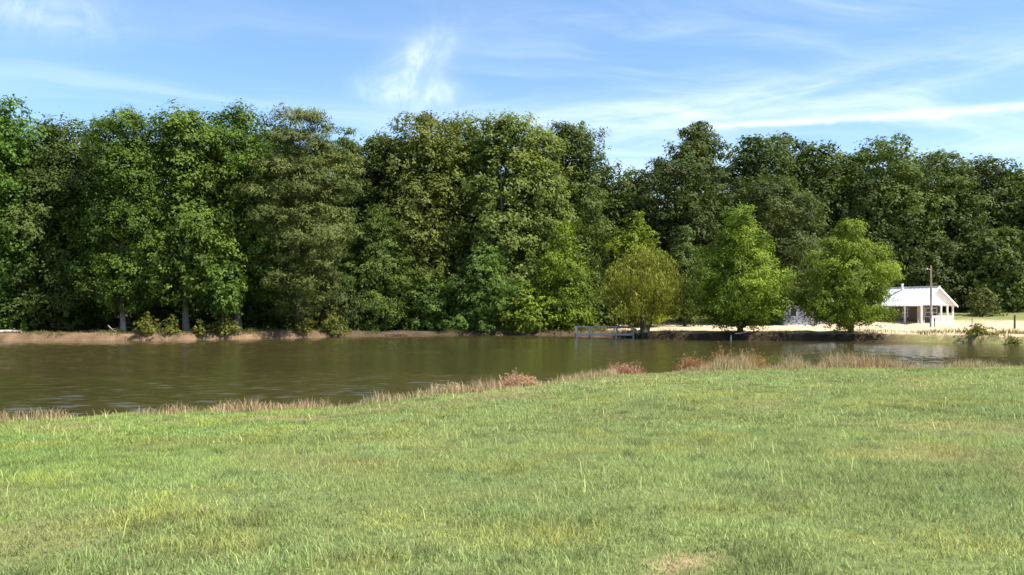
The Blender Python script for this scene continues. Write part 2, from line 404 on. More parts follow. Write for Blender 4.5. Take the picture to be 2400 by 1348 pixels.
def spaced(segs):
    o = [segs[0][0]]
    for a, b, st in segs:
        k = max(1, int(round((b - a) / st))); o += list(np.linspace(a, b, k + 1)[1:])
    return np.array(o)
gx = spaced([(-900, -300, 60), (-300, -100, 12), (-100, -50, 2), (-50, -16, 0.7), (-16, 26, 0.4), (26, 50, 0.6), (50, 100, 2), (100, 300, 12), (300, 900, 60)])
gy = spaced([(-60, -4, 4), (-4, 44, 0.4), (44, 64, 1.5), (64, 94, 0.4), (94, 150, 1.2), (150, 400, 15), (400, 1500, 80)])
GX, GY = np.meshgrid(gx, gy); fx, fy = GX.ravel(), GY.ravel()
GZ = height(fx, fy)
nx, ny = len(gx), len(gy)
i = np.arange(nx * ny).reshape(ny, nx)
quads = np.stack([i[:-1, :-1], i[:-1, 1:], i[1:, 1:], i[1:, :-1]], -1).reshape(-1, 4)
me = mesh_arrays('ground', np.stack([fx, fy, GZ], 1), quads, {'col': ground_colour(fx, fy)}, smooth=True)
tag(obj('ground', me, M['ground']), kind='structure')
def water():
    rng = np.random.default_rng(12)
    wx = spaced([(-140, -60, 4), (-60, -16, 0.5), (-16, 26, 0.34), (26, 55, 0.5), (55, 140, 4)])
    wy = spaced([(8, 17, 1.0), (17, 40, 0.105), (40, 46, 0.15), (46, 68, 0.2), (68, 93, 0.3), (93, 100, 2)])
    X, Y = np.meshgrid(wx, wy); X, Y = X.ravel(), Y.ravel(); Z = np.zeros_like(X)
    gust = 0.35 + 1.0 * sstep(0.35, 0.65, fbm(X * 0.05, Y * 0.12, 131, 3))          # cat's-paws: rougher and calmer patches
    gust *= sstep(-0.2, 2.5, Y - near_edge(X)) * (0.7 + 0.3 * sstep(0, 18, far_edge(X) - Y))
    for k in range(44):
        lam = 0.34 * (1.3 / 0.34) ** rng.uniform(0, 1); a = rng.normal(math.radians(98), 0.75); kk = 2 * math.pi / lam
        slope = 0.027 * rng.uniform(0.6, 1.4) * (0.9 / (0.5 + lam))**0.6
        Z += (slope / kk) * np.sin(kk * (math.cos(a) * X + math.sin(a) * Y) + rng.uniform(0, 6.28) + 2.5 * fbm(X * 0.25, Y * 0.25, 140 + k, 2))
    Z *= gust * np.where(np.abs(X) > 58, 0, 1)
    nx_, ny_ = len(wx), len(wy); i_ = np.arange(nx_ * ny_).reshape(ny_, nx_)
    q = np.stack([i_[:-1, :-1], i_[:-1, 1:], i_[1:, 1:], i_[1:, :-1]], -1).reshape(-1, 4)
    tag(obj('pond_water', mesh_arrays('pond_water', np.stack([X, Y, Z], 1), q, smooth=True), M['water']), kind='structure')
water()

# ------------------------------------------------------------------ grass
def blades(x, y, z, h, w, lean, col, rng, seg2):
    """one bent (3 triangle) or straight (1 triangle) blade per point"""
    n = len(x); th = rng.uniform(0, 2*math.pi, n); ph = rng.uniform(0, 2*math.pi, n)
    B = np.stack([x, y, z - 0.01], 1); side = np.stack([np.cos(th), np.sin(th), np.zeros(n)], 1) * (w[:, None] * 0.5)
    ld = np.stack([np.cos(ph), np.sin(ph), np.zeros(n)], 1)
    tip = B + ld * (h * lean)[:, None] + np.array([0, 0, 1.0]) * (h * np.sqrt(np.clip(1 - lean**2, 0.05, 1)))[:, None]
    if not seg2:
        V = np.stack([B - side, B + side, tip], 1).reshape(-1, 3)
        Fc = np.arange(3 * n).reshape(n, 3); C = np.repeat(col, 3, 0)
        return V, Fc, C
    mid = B * 0.45 + tip * 0.55 - ld * (h * lean * 0.22)[:, None] + np.array([0, 0, 1.0]) * (h * 0.10)[:, None]
    V = np.stack([B - side, B + side, mid - side * 0.75, mid + side * 0.75, tip], 1).reshape(-1, 3)
    k = np.arange(n)[:, None] * 5
    Fc = np.concatenate([k + np.array([[0, 1, 3]]), k + np.array([[0, 3, 2]]), k + np.array([[2, 3, 4]])], 0)
    return V, Fc, np.repeat(col, 5, 0)
def merge(parts):
    V, Fc, C, o = [], [], [], 0
    for v, f, c in parts: V.append(v); Fc.append(f + o); C.append(c); o += len(v)
    return np.concatenate(V), np.concatenate(Fc), np.concatenate(C)
def field_points(rng, D0, D1, n, pad):
    """even scatter over the wedge of meadow between two distances, running a little past the frame"""
    D = np.sqrt(rng.uniform(D0**2, D1**2, n)); s = rng.uniform(-1, 1, n)
    return s * (D * 0.6 + pad), D

def meadow():
    rng = np.random.default_rng(4); parts = []
    for D0, D1, n, w0, hmul, seg2 in ((3.2, 8.0, 140000, 0.0065, 1.0, True), (8.0, 14.0, 260000, 0.0095, 1.0, False),
                                      (14.0, 24.0, 330000, 0.017, 1.0, False), (24.0, 42.0, 270000, 0.030, 1.05, False)):
        x, y = field_points(rng, D0, D1, n, 3.0)
        # most blades stand in loose tufts, the rest are scattered singly
        nt_ = n // 16; tx, ty = field_points(rng, D0, D1, nt_, 3.0); ti = rng.integers(0, nt_, n); ins = rng.uniform(0, 1, n) < 0.6
        sp_ = 0.035 + 0.0022 * y
        x = np.where(ins, tx[ti] + rng.normal(0, 1, n) * sp_, x); y = np.where(ins, ty[ti] + rng.normal(0, 1, n) * sp_, y)
        tuft = rng.uniform(0, 1, nt_)[ti]
        dn = near_edge(x) - y; keep = (dn > 0.1) & (rng.uniform(0, 1, n) > bare(x, y) * 0.6)
        x, y, tuft = x[keep], y[keep], tuft[keep]; n = len(x)
        patch = fbm(x * 0.55, y * 0.55, 92, 4); tall = fbm(x * 1.6, y * 1.6, 93, 3)
        dry = meadow_dry(x, y)
        h = (0.040 + 0.050 * sstep(0.3, 0.75, tall) + 0.03 * tuft) * rng.uniform(0.55, 1.25, n) * hmul * (1 - 0.35 * dry)
        w = w0 * rng.uniform(0.6, 1.4, n)
        lean = rng.uniform(0.35, 0.97, n)
        g = GRASS_G[None] * (0.70 + 0.55 * patch)[:, None] * rng.uniform(0.62, 1.42, n)[:, None]
        wd = sstep(0.56, 0.72, fbm(x * 3.2, y * 2.2, 98, 4))[:, None]; g = g * (1 - 0.34 * wd)
        yel = sstep(0.45, 0.75, fbm(x * 0.9 + 40, y * 0.9, 95, 3))[:, None]
        g = g * (1 + yel * np.array([0.22, 0.06, -0.10]))
        blue = sstep(0.55, 0.75, fbm(x * 1.1, y * 1.1 + 70, 96, 3))[:, None]; g = g * (1 + blue * np.array([-0.06, -0.01, 0.06]))
        lf = sstep(-1.5, -6.5, x)[:, None]; g = g * (1 + lf * np.array([-0.09, 0.01, -0.24]))
        d = np.clip(dry * 0.9 + (rng.uniform(0, 1, n) < 0.075) * 0.8, 0, 1)[:, None]
        g = g * (1 - d) + (np.array([0.37, 0.30, 0.14]) * rng.uniform(0.7, 1.2, n)[:, None]) * d
        parts.append(blades(x, y, height(x, y), h, w, lean, g, rng, seg2))
    # scattered taller stems
    n = 5000; x, y = field_points(rng, 3.5, 30, n, 2.0); k = (near_edge(x) - y > 0.3) & (fbm(x*1.2, y*1.2, 97, 3) > 0.52); x, y = x[k], y[k]; n = len(x)
    g = GRASS_G[None] * rng.uniform(0.9, 1.6, n)[:, None] * np.array([1.15, 1.0, 1.1])
    parts.append(blades(x, y, height(x, y), rng.uniform(0.14, 0.26, n), 0.006 + 0.0006 * y, rng.uniform(0.1, 0.6, n), g, rng, True))
    V, Fc, C = merge(parts)
    tag(obj('meadow_grass', mesh_arrays('meadow_grass', V, Fc, {'col': C}), M['blade']), 'short green pasture grass covering the near meadow', 'grass', kind='stuff')
meadow()

def shore_grass():
    rng = np.random.default_rng(8); parts = []
    n = 60000; x = rng.uniform(-24, 42, n); off = rng.normal(-0.1, 0.55, n); y = near_edge(x) + off
    # density and height along the edge: low at the left, tall straw on the right of the middle
    pos = np.interp(x, [-24, -12, -6, -4.5, -3.2, -1, 1.2, 2.2, 3, 5.5, 8, 11, 14, 16.5, 19, 22, 42], [0.42, 0.45, 0.45, 0.6, 0.42, 0.7, 0.55, 0.35, 0.5, 0.55, 0.7, 1.25, 1.15, 0.8, 0.5, 0.55, 0.6])
    clump = fbm(x * 0.9, y * 0.5, 101, 4)
    keep = (rng.uniform(0, 1, n) < (0.30 + 0.8 * sstep(0.25, 0.62, clump)) * (0.45 + 0.5 * pos)); x, y, pos, clump = x[keep], y[keep], pos[keep], clump[keep]; n = len(x)
    h = pos * (0.16 + 0.60 * sstep(0.3, 0.75, clump)) * (0.25 + 1.05 * rng.uniform(0, 1, n)**1.4)
    pink = sstep(0.40, 0.65, fbm(x * 0.25, y * 0 + 4, 102, 2))[:, None]
    c = (np.array([0.60, 0.46, 0.25]) * (1 - pink) + np.array([0.60, 0.41, 0.24]) * pink) * rng.uniform(0.55, 1.25, n)[:, None]
    gr = (rng.uniform(0, 1, n) < 0.25)[:, None]; c = np.where(gr, np.array([0.17, 0.19, 0.06]) * rng.uniform(0.7, 1.2, n)[:, None], c)
    z = np.maximum(height(x, y), -0.1)
    parts.append(blades(x, y, z, h, 0.015 * rng.uniform(0.5, 1.3, n), rng.uniform(0.03, 0.75, n), c, rng, True))
    V, Fc, C = merge(parts)
    tag(obj('shore_grass', mesh_arrays('shore_grass', V, Fc, {'col': C}), M['blade']), 'tall dry straw grass fringing the near edge of the pond', 'dry grass', kind='stuff')
shore_grass()

def bank_grass():
    rng = np.random.default_rng(9)
    n = 48000; x = rng.uniform(-60, 62, n)
    right = x > 33; df = np.where(right, rng.uniform(0.1, 9, n)**1.0, rng.uniform(0.25, 2.6, n)); y = far_edge(x) + df
    cl = fbm(x * 0.5, y * 0.5, 111, 4)
    dens = np.where(right, 0.75, np.where(x > 10, 0.10, 1.1)); keep = rng.uniform(0, 1, n) < dens * sstep(0.35, 0.65, cl); x, y, df, cl, right = x[keep], y[keep], df[keep], cl[keep], right[keep]; n = len(x)
    h = np.where(right, 0.22 + 0.36 * sstep(0.45, 0.75, cl), 0.20 + 0.35 * sstep(0.5, 0.8, cl)) * rng.uniform(0.5, 1.2, n)
    c = np.where((rng.uniform(0, 1, n) < 0.45)[:, None], np.array([0.30, 0.25, 0.10]), np.array([0.13, 0.15, 0.04])) * rng.uniform(0.6, 1.3, n)[:, None]
    V, Fc, C = blades(x, y, height(x, y), h, 0.05 * rng.uniform(0.6, 1.3, n), rng.uniform(0.05, 0.6, n), c, rng, False)
    tag(obj('bank_grass', mesh_arrays('bank_grass', V, Fc, {'col': C}), M['blade']), 'rough olive and straw grass along the far bank of the pond', 'bank grass', kind='stuff')
bank_grass()

# ------------------------------------------------------------------ trees
def unit(v): return v / (np.linalg.norm(v, axis=1)[:, None] + 1e-9)
def leaf_tris(P, Nrm, A, L, W):
    A = A - Nrm * np.sum(A * Nrm, 1)[:, None]; A = unit(A); B = np.cross(Nrm, A)
    V = np.stack([P - A * (L * 0.5)[:, None] - B * (W * 0.5)[:, None], P - A * (L * 0.5)[:, None] + B * (W * 0.5)[:, None], P + A * (L * 0.5)[:, None]], 1)
    return V.reshape(-1, 3), np.arange(len(P) * 3).reshape(-1, 3)

PROFILE = {   # radius of the crown against height in the crown (0 bottom .. 1 top)
    'oak':     ([0, .06, .2, .45, .7, .85, .95, 1], [.55, .78, .96, 1, .96, .82, .58, .25]),
    'column':  ([0, .08, .25, .5, .75, .9, .97, 1], [.60, .88, 1, 1, .96, .84, .64, .30]),
    'cone':    ([0, .05, .14, .3, .5, .7, .88, 1], [.55, .88, 1, .97, .84, .64, .38, .10]),
    'pine':    ([0, .1, .3, .5, .7, .85, .95, 1], [.50, .72, .95, 1, .95, .86, .66, .34]),
    'pinetop': ([0, .15, .4, .6, .8, .92, 1], [.35, .7, .95, 1, .85, .55, .2]),
    'willow':  ([0, .15, .4, .65, .85, .95, 1], [.74, .95, 1, .97, .80, .56, .2]),
    'bush':    ([0, .1, .3, .6, .85, 1], [.85, 1, 1, .85, .5, .1]),
}
def make_tree(kind, H, R, base, seed, D, nl=1.0, lumps=0.17, rc0=None, lean=(0, 0), trunk_r=None, limbs=30, stems=1, gap=None):
    """returns (crown mesh, trunk mesh) for a tree of height H and crown radius R whose crown starts at base*H"""
    rng = np.random.default_rng(seed); prof = PROFILE[kind]
    z0 = base * H; ch = H - z0
    area = 2.2 * math.pi * R * ch * 0.8
    rc = rc0 or (0.14 * (R * ch)**0.5 + 0.30)
    flat = {'pine': 0.45, 'pinetop': 0.5, 'cone': 0.72, 'willow': 0.7}.get(kind, 0.78)
    rc *= rng.uniform(0.82, 1.25)
    nc = int(max(14, {'cone': 2.1, 'willow': 2.0, 'pine': 1.9}.get(kind, 1.9) * area / (math.pi * rc * rc)))
    # clump centres
    tt = np.linspace(0.0, 1, 200); pr = np.interp(tt, *prof); cdf = np.cumsum(pr + 0.12); cdf /= cdf[-1]
    # best-of-several placement keeps the clumps apart, so that shade shows between them
    t = np.zeros(nc); th = np.zeros(nc); inner = np.zeros(nc); pts = np.zeros((nc, 3))
    for q in range(nc):
        ct = np.interp(rng.uniform(0, 1, 7), cdf, tt); ca = rng.uniform(0, 2 * math.pi, 7); ci_ = np.sqrt(rng.uniform(0.22, 1, 7))
        cr_ = np.interp(ct, *prof) * R * ci_; cp = np.stack([cr_ * np.cos(ca), cr_ * np.sin(ca), ct * ch], 1)
        j = 0 if q == 0 else int(np.argmax(np.min(np.linalg.norm(cp[:, None] - pts[None, :q], axis=2), 1)))
        t[q], th[q], inner[q], pts[q] = ct[j], ca[j], ci_[j], cp[j]
    p1, p2, p3 = rng.uniform(0, 6.28, 3)
    env = 1 + lumps * (0.5 * np.sin(2 * th + 5 * t + p1) + 0.6 * np.sin(3 * th - 9 * t + p2) + 0.5 * np.sin(th + 14 * t + p3))
    env *= rng.uniform(1 - lumps * 0.8, 1 + lumps * 0.55, nc)
    rad = np.interp(t, *prof) * R * env
    cr = rc * rng.uniform(0.6, 1.35, nc) * (0.75 + 0.5 * np.interp(t, *prof)) * 0.9
    rr = np.clip(rad * inner - cr * 0.55, 0.02, None)
    drop = {'pine': -0.10, 'cone': -0.06, 'willow': -0.25}.get(kind, -0.03)
    C = np.stack([rr * np.cos(th), rr * np.sin(th), z0 + t * ch + drop * rr], 1)
    C[:, 2] = np.clip(C[:, 2], 0.15 * cr + 0.05, H - cr * flat * 0.6)
    C[:, 0] += lean[0] * (C[:, 2] / H)**2; C[:, 1] += lean[1] * (C[:, 2] / H)**2
    # twigs on the shells of the clumps
    K = 22; u = rng.normal(0, 1, (nc, K, 3)); u[..., 2] += 0.6; u /= np.linalg.norm(u, axis=2)[..., None]
    tw = u * rng.uniform(0.55, 1.08, (nc, K))[..., None] * cr[:, None, None]; tw[..., 2] *= flat
    Lsz = rng.uniform(0.85, 1.2) * 0.0033 * D * {'pine': 1.45, 'pinetop': 1.3, 'willow': 1.1, 'cone': 1.0}.get(kind, 1.0)
    Wsz = Lsz * {'pine': 0.26, 'pinetop': 0.30, 'willow': 0.30, 'cone': 0.45}.get(kind, 0.72)
    n = int(nl * 2.3 * area / (Lsz * Wsz * 0.5)); n = min(n, int(56000 * nl))
    ci = rng.choice(nc, n, p=cr**2 / np.sum(cr**2)); ki = rng.integers(0, K, n)
    off = tw[ci, ki] + rng.normal(0, 1, (n, 3)) * (cr[ci] * 0.15)[:, None] * np.array([1, 1, 0.75 * flat + 0.2])
    if kind == 'willow':
        s = rng.uniform(0, 1, n)**0.8; off[:, 2] -= s * (1.1 + 1.2 * rng.uniform(0, 1, n)) * min(1.0, H / 9.0)
    P = C[ci] + off
    P[:, 2] = np.maximum(P[:, 2], 0.06)
    if gap:      # an opening in the leaves where the stem shows
        hw_ = 0.55 * (1 + 0.5 * np.sin(P[:, 2] * 1.7 + seed)); f_ = P[:, 2] / H
        keep = ~((np.abs(P[:, 0] - P[:, 1] * 0.02) < hw_) & (P[:, 1] < 0.4) & (f_ > gap[0]) & (f_ < gap[1]) & (rng.uniform(0, 1, n) < 0.9))
        P, off, ci = P[keep], off[keep], ci[keep]; n = len(P)
    dirn = unit(off / np.array([1, 1, flat])); outw = unit(P - np.array([0, 0, z0 + ch * 0.45]))
    Nn = unit(0.75 * dirn + 0.30 * outw + np.array([0, 0, 0.25]) + rng.normal(0, 0.36, (n, 3)))
    A = rng.normal(0, 1, (n, 3))
    if kind == 'willow': A = np.array([0, 0, -1.0]) + rng.normal(0, 0.25, (n, 3))
    elif kind in ('pine', 'pinetop'): A = dirn + rng.normal(0, 0.6, (n, 3)) + np.array([0, 0, 0.3])
    elif kind == 'cone': A = unit(P * np.array([1, 1, 0])) + rng.normal(0, 0.6, (n, 3)) + np.array([0, 0, -0.25])
    sz = rng.uniform(0.65, 1.35, n)
    V, Fc = leaf_tris(P, Nn, A, Lsz * sz, Wsz * sz)
    tint = np.clip(0.45 + 0.22 * rng.normal(0, 1, nc)[ci] + 0.13 * rng.normal(0, 1, n), 0, 1)
    crown = mesh_arrays('crown', V, Fc, {'tint': np.repeat(tint, 3)})
    # trunk and limbs
    mb = MB(); tr = trunk_r or (0.012 * H + 0.05)
    for s_ in range(stems):
        k = 9; zz = np.linspace(0, 1, k); wob = np.cumsum(rng.normal(0, 0.0055 * H, (k, 2)), 0); wob[0] = 0
        spread = (np.array([math.cos(2.1 * s_), math.sin(2.1 * s_)]) * 0.28 * R if stems > 1 else np.zeros(2))
        hp = 0.86 * H * (1 if stems == 1 else 0.75)
        path = np.stack([wob[:, 0] + lean[0] * (zz * hp / H)**2 + spread[0] * (0.15 + zz), wob[:, 1] + lean[1] * (zz * hp / H)**2 + spread[1] * (0.15 + zz), zz * hp - 0.15], 1)
        rads = tr * (1 - 0.88 * zz**0.9); rads[0] *= 1.3; rads[1] *= 1.06
        mb.tube(path, rads, 8)
        order = rng.permutation(nc)[:max(4, limbs // stems)]
        for c in order:
            h0 = np.clip(C[c, 2] - (0.25 + 0.35 * rng.uniform()) * rr[c] - 0.3, 0.25 * z0 + 0.2, hp * 0.95)
            q = np.array([np.interp(h0, path[:, 2], path[:, j]) for j in range(3)]); q[2] = h0
            e = C[c]; mid = q * 0.5 + e * 0.5 + np.array([0, 0, 0.06 * np.linalg.norm(e - q)]) + rng.normal(0, 0.04, 3) * np.linalg.norm(e - q)
            r0 = float(np.interp(h0, path[:, 2], rads)) * 0.45
            mb.tube([q, mid, e], [r0, r0 * 0.6, 0.02], 5, cap=False)
    trunk = mb.mesh('trunk', smooth=True)
    return crown, trunk

TREES = []
def tree(name, label, px, top, wpx, D, kind, mat, bark='bark', base=0.14, group=None, cat='tree', copy_of=None, yaw=0.0, dz=0.0, **kw):
    X = at(px, D); z = gz(X, D) - 0.05 + dz; H = zat(top, D) - z; R = 0.5 * wpx / F * D * (1.14 if kind in ('oak', 'column', None) else 1.04)
    root = empty(name, (X, D, z), yaw)
    tag(root, label, cat, group)
    if copy_of is None:
        crown, trunk = make_tree(kind, H, R, base, 1000 + len(TREES) * 17, D, **kw)
        obj('crown', crown, M[mat], root); obj('trunk', trunk, M[bark], root)
        rec = (crown, trunk, H, R)
    else:
        crown, trunk, H0, R0 = TREES[copy_of]
        for nm, me_ in (('crown', crown), ('trunk', trunk)):
            o = bpy.data.objects.new(nm, me_); COL.objects.link(o); o.parent = root
        root.scale = (R / R0, R / R0, H / H0); rec = (crown, trunk, H0, R0)
    TREES.append(rec)
    return len(TREES) - 1

# --- front row on the left bank
tree('broadleaf_tree', 'tall bright green tree cut by the left edge of the picture', -30, 222, 250, 80, 'oak', 'bright', 'bark_grey', 0.12)
tree('broadleaf_tree', 'dark olive tree second from the left edge with heavy drooping boughs', 135, 290, 250, 83, 'oak', 'olive', 'bark', 0.04)
T_GUM = tree('broadleaf_tree', 'leafy green tree with a pale slender trunk lit at the left bank', 290, 268, 190, 79.5, 'column', 'gum', 'bark_pale', 0.13, trunk_r=0.24)
tree('broadleaf_tree', 'tall green tree whose grey trunk shows through its leaves on the left bank', 437, 272, 200, 81, 'column', 'gum', 'bark_grey', 0.13, trunk_r=0.30, lumps=0.3, gap=(0.36, 0.68))
tree('broadleaf_tree', 'tall green tree just left of the big brown-green pine', 560, 262, 190, 85, 'column', 'gum', 'bark_grey', 0.15)
tree('young_broadleaf_tree', 'small bright green young tree with thin dark trunk left of the pine', 522, 615, 95, 79.5, 'oak', 'bright', 'bark', 0.32, trunk_r=0.11, limbs=14)
tree('pine_tree', 'big brownish green pine with layered boughs on the left bank', 705, 260, 245, 84, 'pine', 'pine', 'bark_red', 0.10, trunk_r=0.34, lumps=0.2)
tree('pine_tree', 'narrow blue-green pine top showing behind the big pine', 815, 303, 90, 98, 'pinetop', 'oak', 'bark_red', 0.35)
tree('broadleaf_tree', 'dark green rounded tree between the pine and the pale olive trees', 880, 328, 120, 100, 'column', 'oak', 'bark', 0.15)
tree('cypress_tree', 'pointed mid green cypress at the water right of the pine', 882, 482, 190, 94, 'cone', 'cypress_blue', 'bark', 0.03)
# --- olive sycamores in the middle
T_SYC = tree('sycamore_tree', 'pale olive sycamore with the highest rounded top in the middle', 995, 274, 220, 100, 'oak', 'sycamore', 'bark_pale', 0.08)
tree('sycamore_tree', 'pale olive sycamore with a ragged top left of the bare white trunk', 1085, 284, 170, 103, 'column', 'sycamore', 'bark_pale', 0.1)
tree('sycamore_tree', 'olive sycamore with a white trunk showing high in its crown', 1180, 284, 200, 99, 'column', 'sycamore', 'bark_white', 0.1, trunk_r=0.34, lumps=0.3, gap=(0.55, 0.82))
tree('sycamore_tree', 'olive brown rightmost tree of the pale sycamore group', 1262, 308, 150, 102, 'column', 'sycamore', 'bark_grey', 0.1)
tree('broadleaf_tree', 'tall dark green tree at the right end of the pale olive group', 1340, 294, 150, 107, 'column', 'oak', 'bark', 0.15)
tree('broadleaf_tree', 'bushy green tree leaning over the water in the middle of the far bank', 1130, 566, 190, 93.5, 'cone', 'cypress_blue', 'bark', 0.0, lumps=0.32)
tree('broadleaf_tree', 'light green young tree left of the dock in front of the sycamores', 1318, 528, 170, 95, 'cone', 'cypress', 'bark', 0.02, lumps=0.3)
tree('bush', 'yellowish green low bush at the water left of the dock', 1232, 664, 130, 92.5, 'bush', 'cypress', 'bark', 0.0, cat='bush', limbs=8)
tree('bush', 'deep green low bush directly behind the white dock', 1392, 640, 120, 96, 'bush', 'cypress_blue', 'bark', 0.0, cat='bush', limbs=8)
tree('bush', 'grey green bush hanging over the bank left of the middle', 1015, 640, 140, 94.5, 'bush', 'cypress_blue', 'bark', 0.0, cat='bush', limbs=8)
# --- gap and the tall tree on the right of the gap
tree('broadleaf_tree', 'lower dark tree at the left side of the sky gap', 1425, 396, 120, 118, 'column', 'oak', 'bark', 0.1)
tree('broadleaf_tree', 'dull grey green tree low in the sky gap', 1490, 404, 110, 124, 'oak', 'oakdark', 'bark_grey', 0.1)
T_OAK = tree('pine_tree', 'tall dark tree with an open leaning top right of the sky gap', 1600, 345, 190, 116, 'oak', 'oakdark', 'bark_grey', 0.12, lumps=0.32)
tree('pine_tree', 'rounded pine top rising above the dark tree right of the sky gap', 1628, 287, 130, 121, 'pinetop', 'oakdark', 'bark_grey', 0.62, lumps=0.4, lean=(0.8, 0))
tree('cypress_tree', 'light green cypress standing right behind the willow', 1490, 498, 185, 97, 'cone', 'cypress', 'bark', 0.05)
tree('willow_tree', 'yellow green willow with several dark stems at the water by the dock', 1510, 578, 200, 82.0, 'willow', 'willow', 'bark', 0.38, stems=3, trunk_r=0.19, limbs=24, lumps=0.3)
tree('broadleaf_tree', 'small dark tree between the willow and the large cypress', 1605, 530, 100, 104, 'cone', 'oak', 'bark_grey', 0.05)
tree('cypress_tree', 'large bright green cypress right of the willow on the sunlit bank', 1735, 484, 236, 80.0, 'cone', 'cypress', 'bark', 0.09, trunk_r=0.26, lumps=0.24)
tree('cypress_tree', 'broad bright green cypress in front of the white roofed house', 1992, 518, 240, 77.6, 'cone', 'cypress', 'bark', 0.10, trunk_r=0.26, lumps=0.20)
tree('broadleaf_tree', 'mid green rounded tree between and behind the two large cypresses', 1812, 418, 215, 112, 'oak', 'oakdark', 'bark', 0.05)
# --- oak wood on the right
tree('oak_tree', 'dark oak with the highest top in the right hand wood', 1775, 328, 190, 130, 'oak', 'oakdark', 'bark_grey', 0.1)
tree('oak_tree', 'dark oak with a small pointed tuft on top left in the right hand wood', 1840, 318, 120, 133, 'column', 'oak', 'bark_grey', 0.1)
tree('oak_tree', 'dark oak above the gap between the two cypresses', 1925, 346, 160, 131, 'oak', 'oak', 'bark_grey', 0.08)
T_OAK2 = tree('oak_tree', 'broad domed oak rising above the cypress by the house', 2065, 336, 240, 130, 'oak', 'oak', 'bark_grey', 0.06)
tree('oak_tree', 'dark oak standing behind the pole and the house', 2205, 362, 190, 132, 'oak', 'oak', 'bark_grey', 0.06)
tree('oak_tree', 'dark oak with a double top right of the pole', 2300, 378, 150, 134, 'column', 'oakdark', 'bark_grey', 0.05)
tree('oak_tree', 'dark oak cut by the right edge of the picture', 2405, 398, 190, 133, 'oak', 'oak', 'bark_grey', 0.04)
tree('broadleaf_tree', 'lower olive tree at the wood edge near the right border', 2330, 540, 200, 126, 'oak', 'oak', 'bark', 0.0)
tree('broadleaf_tree', 'lower dark tree directly behind the white house', 2170, 560, 190, 127, 'oak', 'oakdark', 'bark', 0.02)
tree('broadleaf_tree', 'lower dark tree behind the cypress left of the house', 1940, 560, 190, 124, 'oak', 'oakdark', 'bark', 0.02)
tree('shrub', 'thin pinkish grey brush in the field right of the house', 2305, 668, 90, 116, 'bush', 'pine', 'bark_red', 0.0, cat='bush', nl=0.35, limbs=30)
# --- low dark growth at the foot of the left wood
tree('understory_bush', 'deep green bush at the foot of the wood by the left edge', 60, 590, 170, 82, 'bush', 'oak', 'bark', 0.0, cat='bush', limbs=8)
tree('understory_bush', 'mid green leafy bush at the left border above the dirt bank', -10, 640, 130, 80, 'bush', 'gum', 'bark', 0.0, cat='bush', limbs=8)
T_UND = tree('understory_bush', 'shaded bush behind the pale trunked tree', 215, 660, 150, 88, 'bush', 'oakdark', 'bark', 0.0, cat='bush', limbs=8)
tree('understory_bush', 'shaded bush behind the grey trunked tree', 390, 665, 170, 90, 'bush', 'oakdark', 'bark', 0.0, cat='bush', limbs=8, copy_of=T_UND, yaw=1.0)
tree('understory_bush', 'shaded bush behind the small bright young tree', 560, 660, 170, 91, 'bush', 'oakdark', 'bark', 0.0, cat='bush', limbs=8, copy_of=T_UND, yaw=2.4)
tree('understory_bush', 'shaded bush under the big pine', 690, 670, 160, 92, 'bush', 'oakdark', 'bark', 0.0, cat='bush', limbs=8, copy_of=T_UND, yaw=3.9)
tree('understory_bush', 'drooping green bush between the pine and the pointed cypress', 800, 640, 110, 90, 'bush', 'oak', 'bark', 0.0, cat='bush', limbs=8, copy_of=T_UND, yaw=5.0)
# --- trees seen only through gaps behind the front row
BEHIND = ['the tree at the left edge', 'the dark olive tree', 'the gap between the pale and grey trunks', 'the grey trunked tree and its right neighbour', 'the left side of the big pine',
          'the right side of the big pine', 'the pointed cypress', 'the white trunked sycamore', 'the rightmost pale sycamore', 'the sky gap on its left side', 'the sky gap and the willow', 'the large cypress right of the willow',
          'the oaks above the cypress gap', 'the domed oak on its left side', 'the domed oak on its right side', 'the oak by the pole', 'the oak at the right edge', 'the right edge, mostly out of view']
BG = 'dark trees in the depth of the wood behind the front row'
for k, (px, top, wpx, D, src) in enumerate([(40, 330, 220, 96, T_OAK), (210, 320, 200, 97, T_OAK2), (365, 345, 180, 96, T_GUM), (500, 320, 200, 99, T_OAK), (640, 330, 200, 100, T_GUM),
        (770, 350, 200, 108, T_OAK2), (940, 345, 190, 112, T_OAK), (1130, 350, 220, 113, T_OAK2), (1290, 380, 200, 118, T_OAK), (1400, 450, 200, 130, T_OAK2), (1500, 440, 220, 138, T_OAK),
        (1680, 400, 220, 140, T_OAK2), (1880, 385, 240, 145, T_OAK), (2000, 370, 220, 146, T_OAK), (2140, 385, 220, 146, T_OAK2), (2260, 400, 220, 148, T_OAK), (2380, 420, 240, 148, T_OAK2), (2480, 430, 220, 140, T_OAK)]):
    tree('background_tree', 'dark tree deep in the wood, glimpsed behind ' + BEHIND[k], px, top, wpx, D, None, None, group=BG, copy_of=src, yaw=0.7 + 1.9 * k)

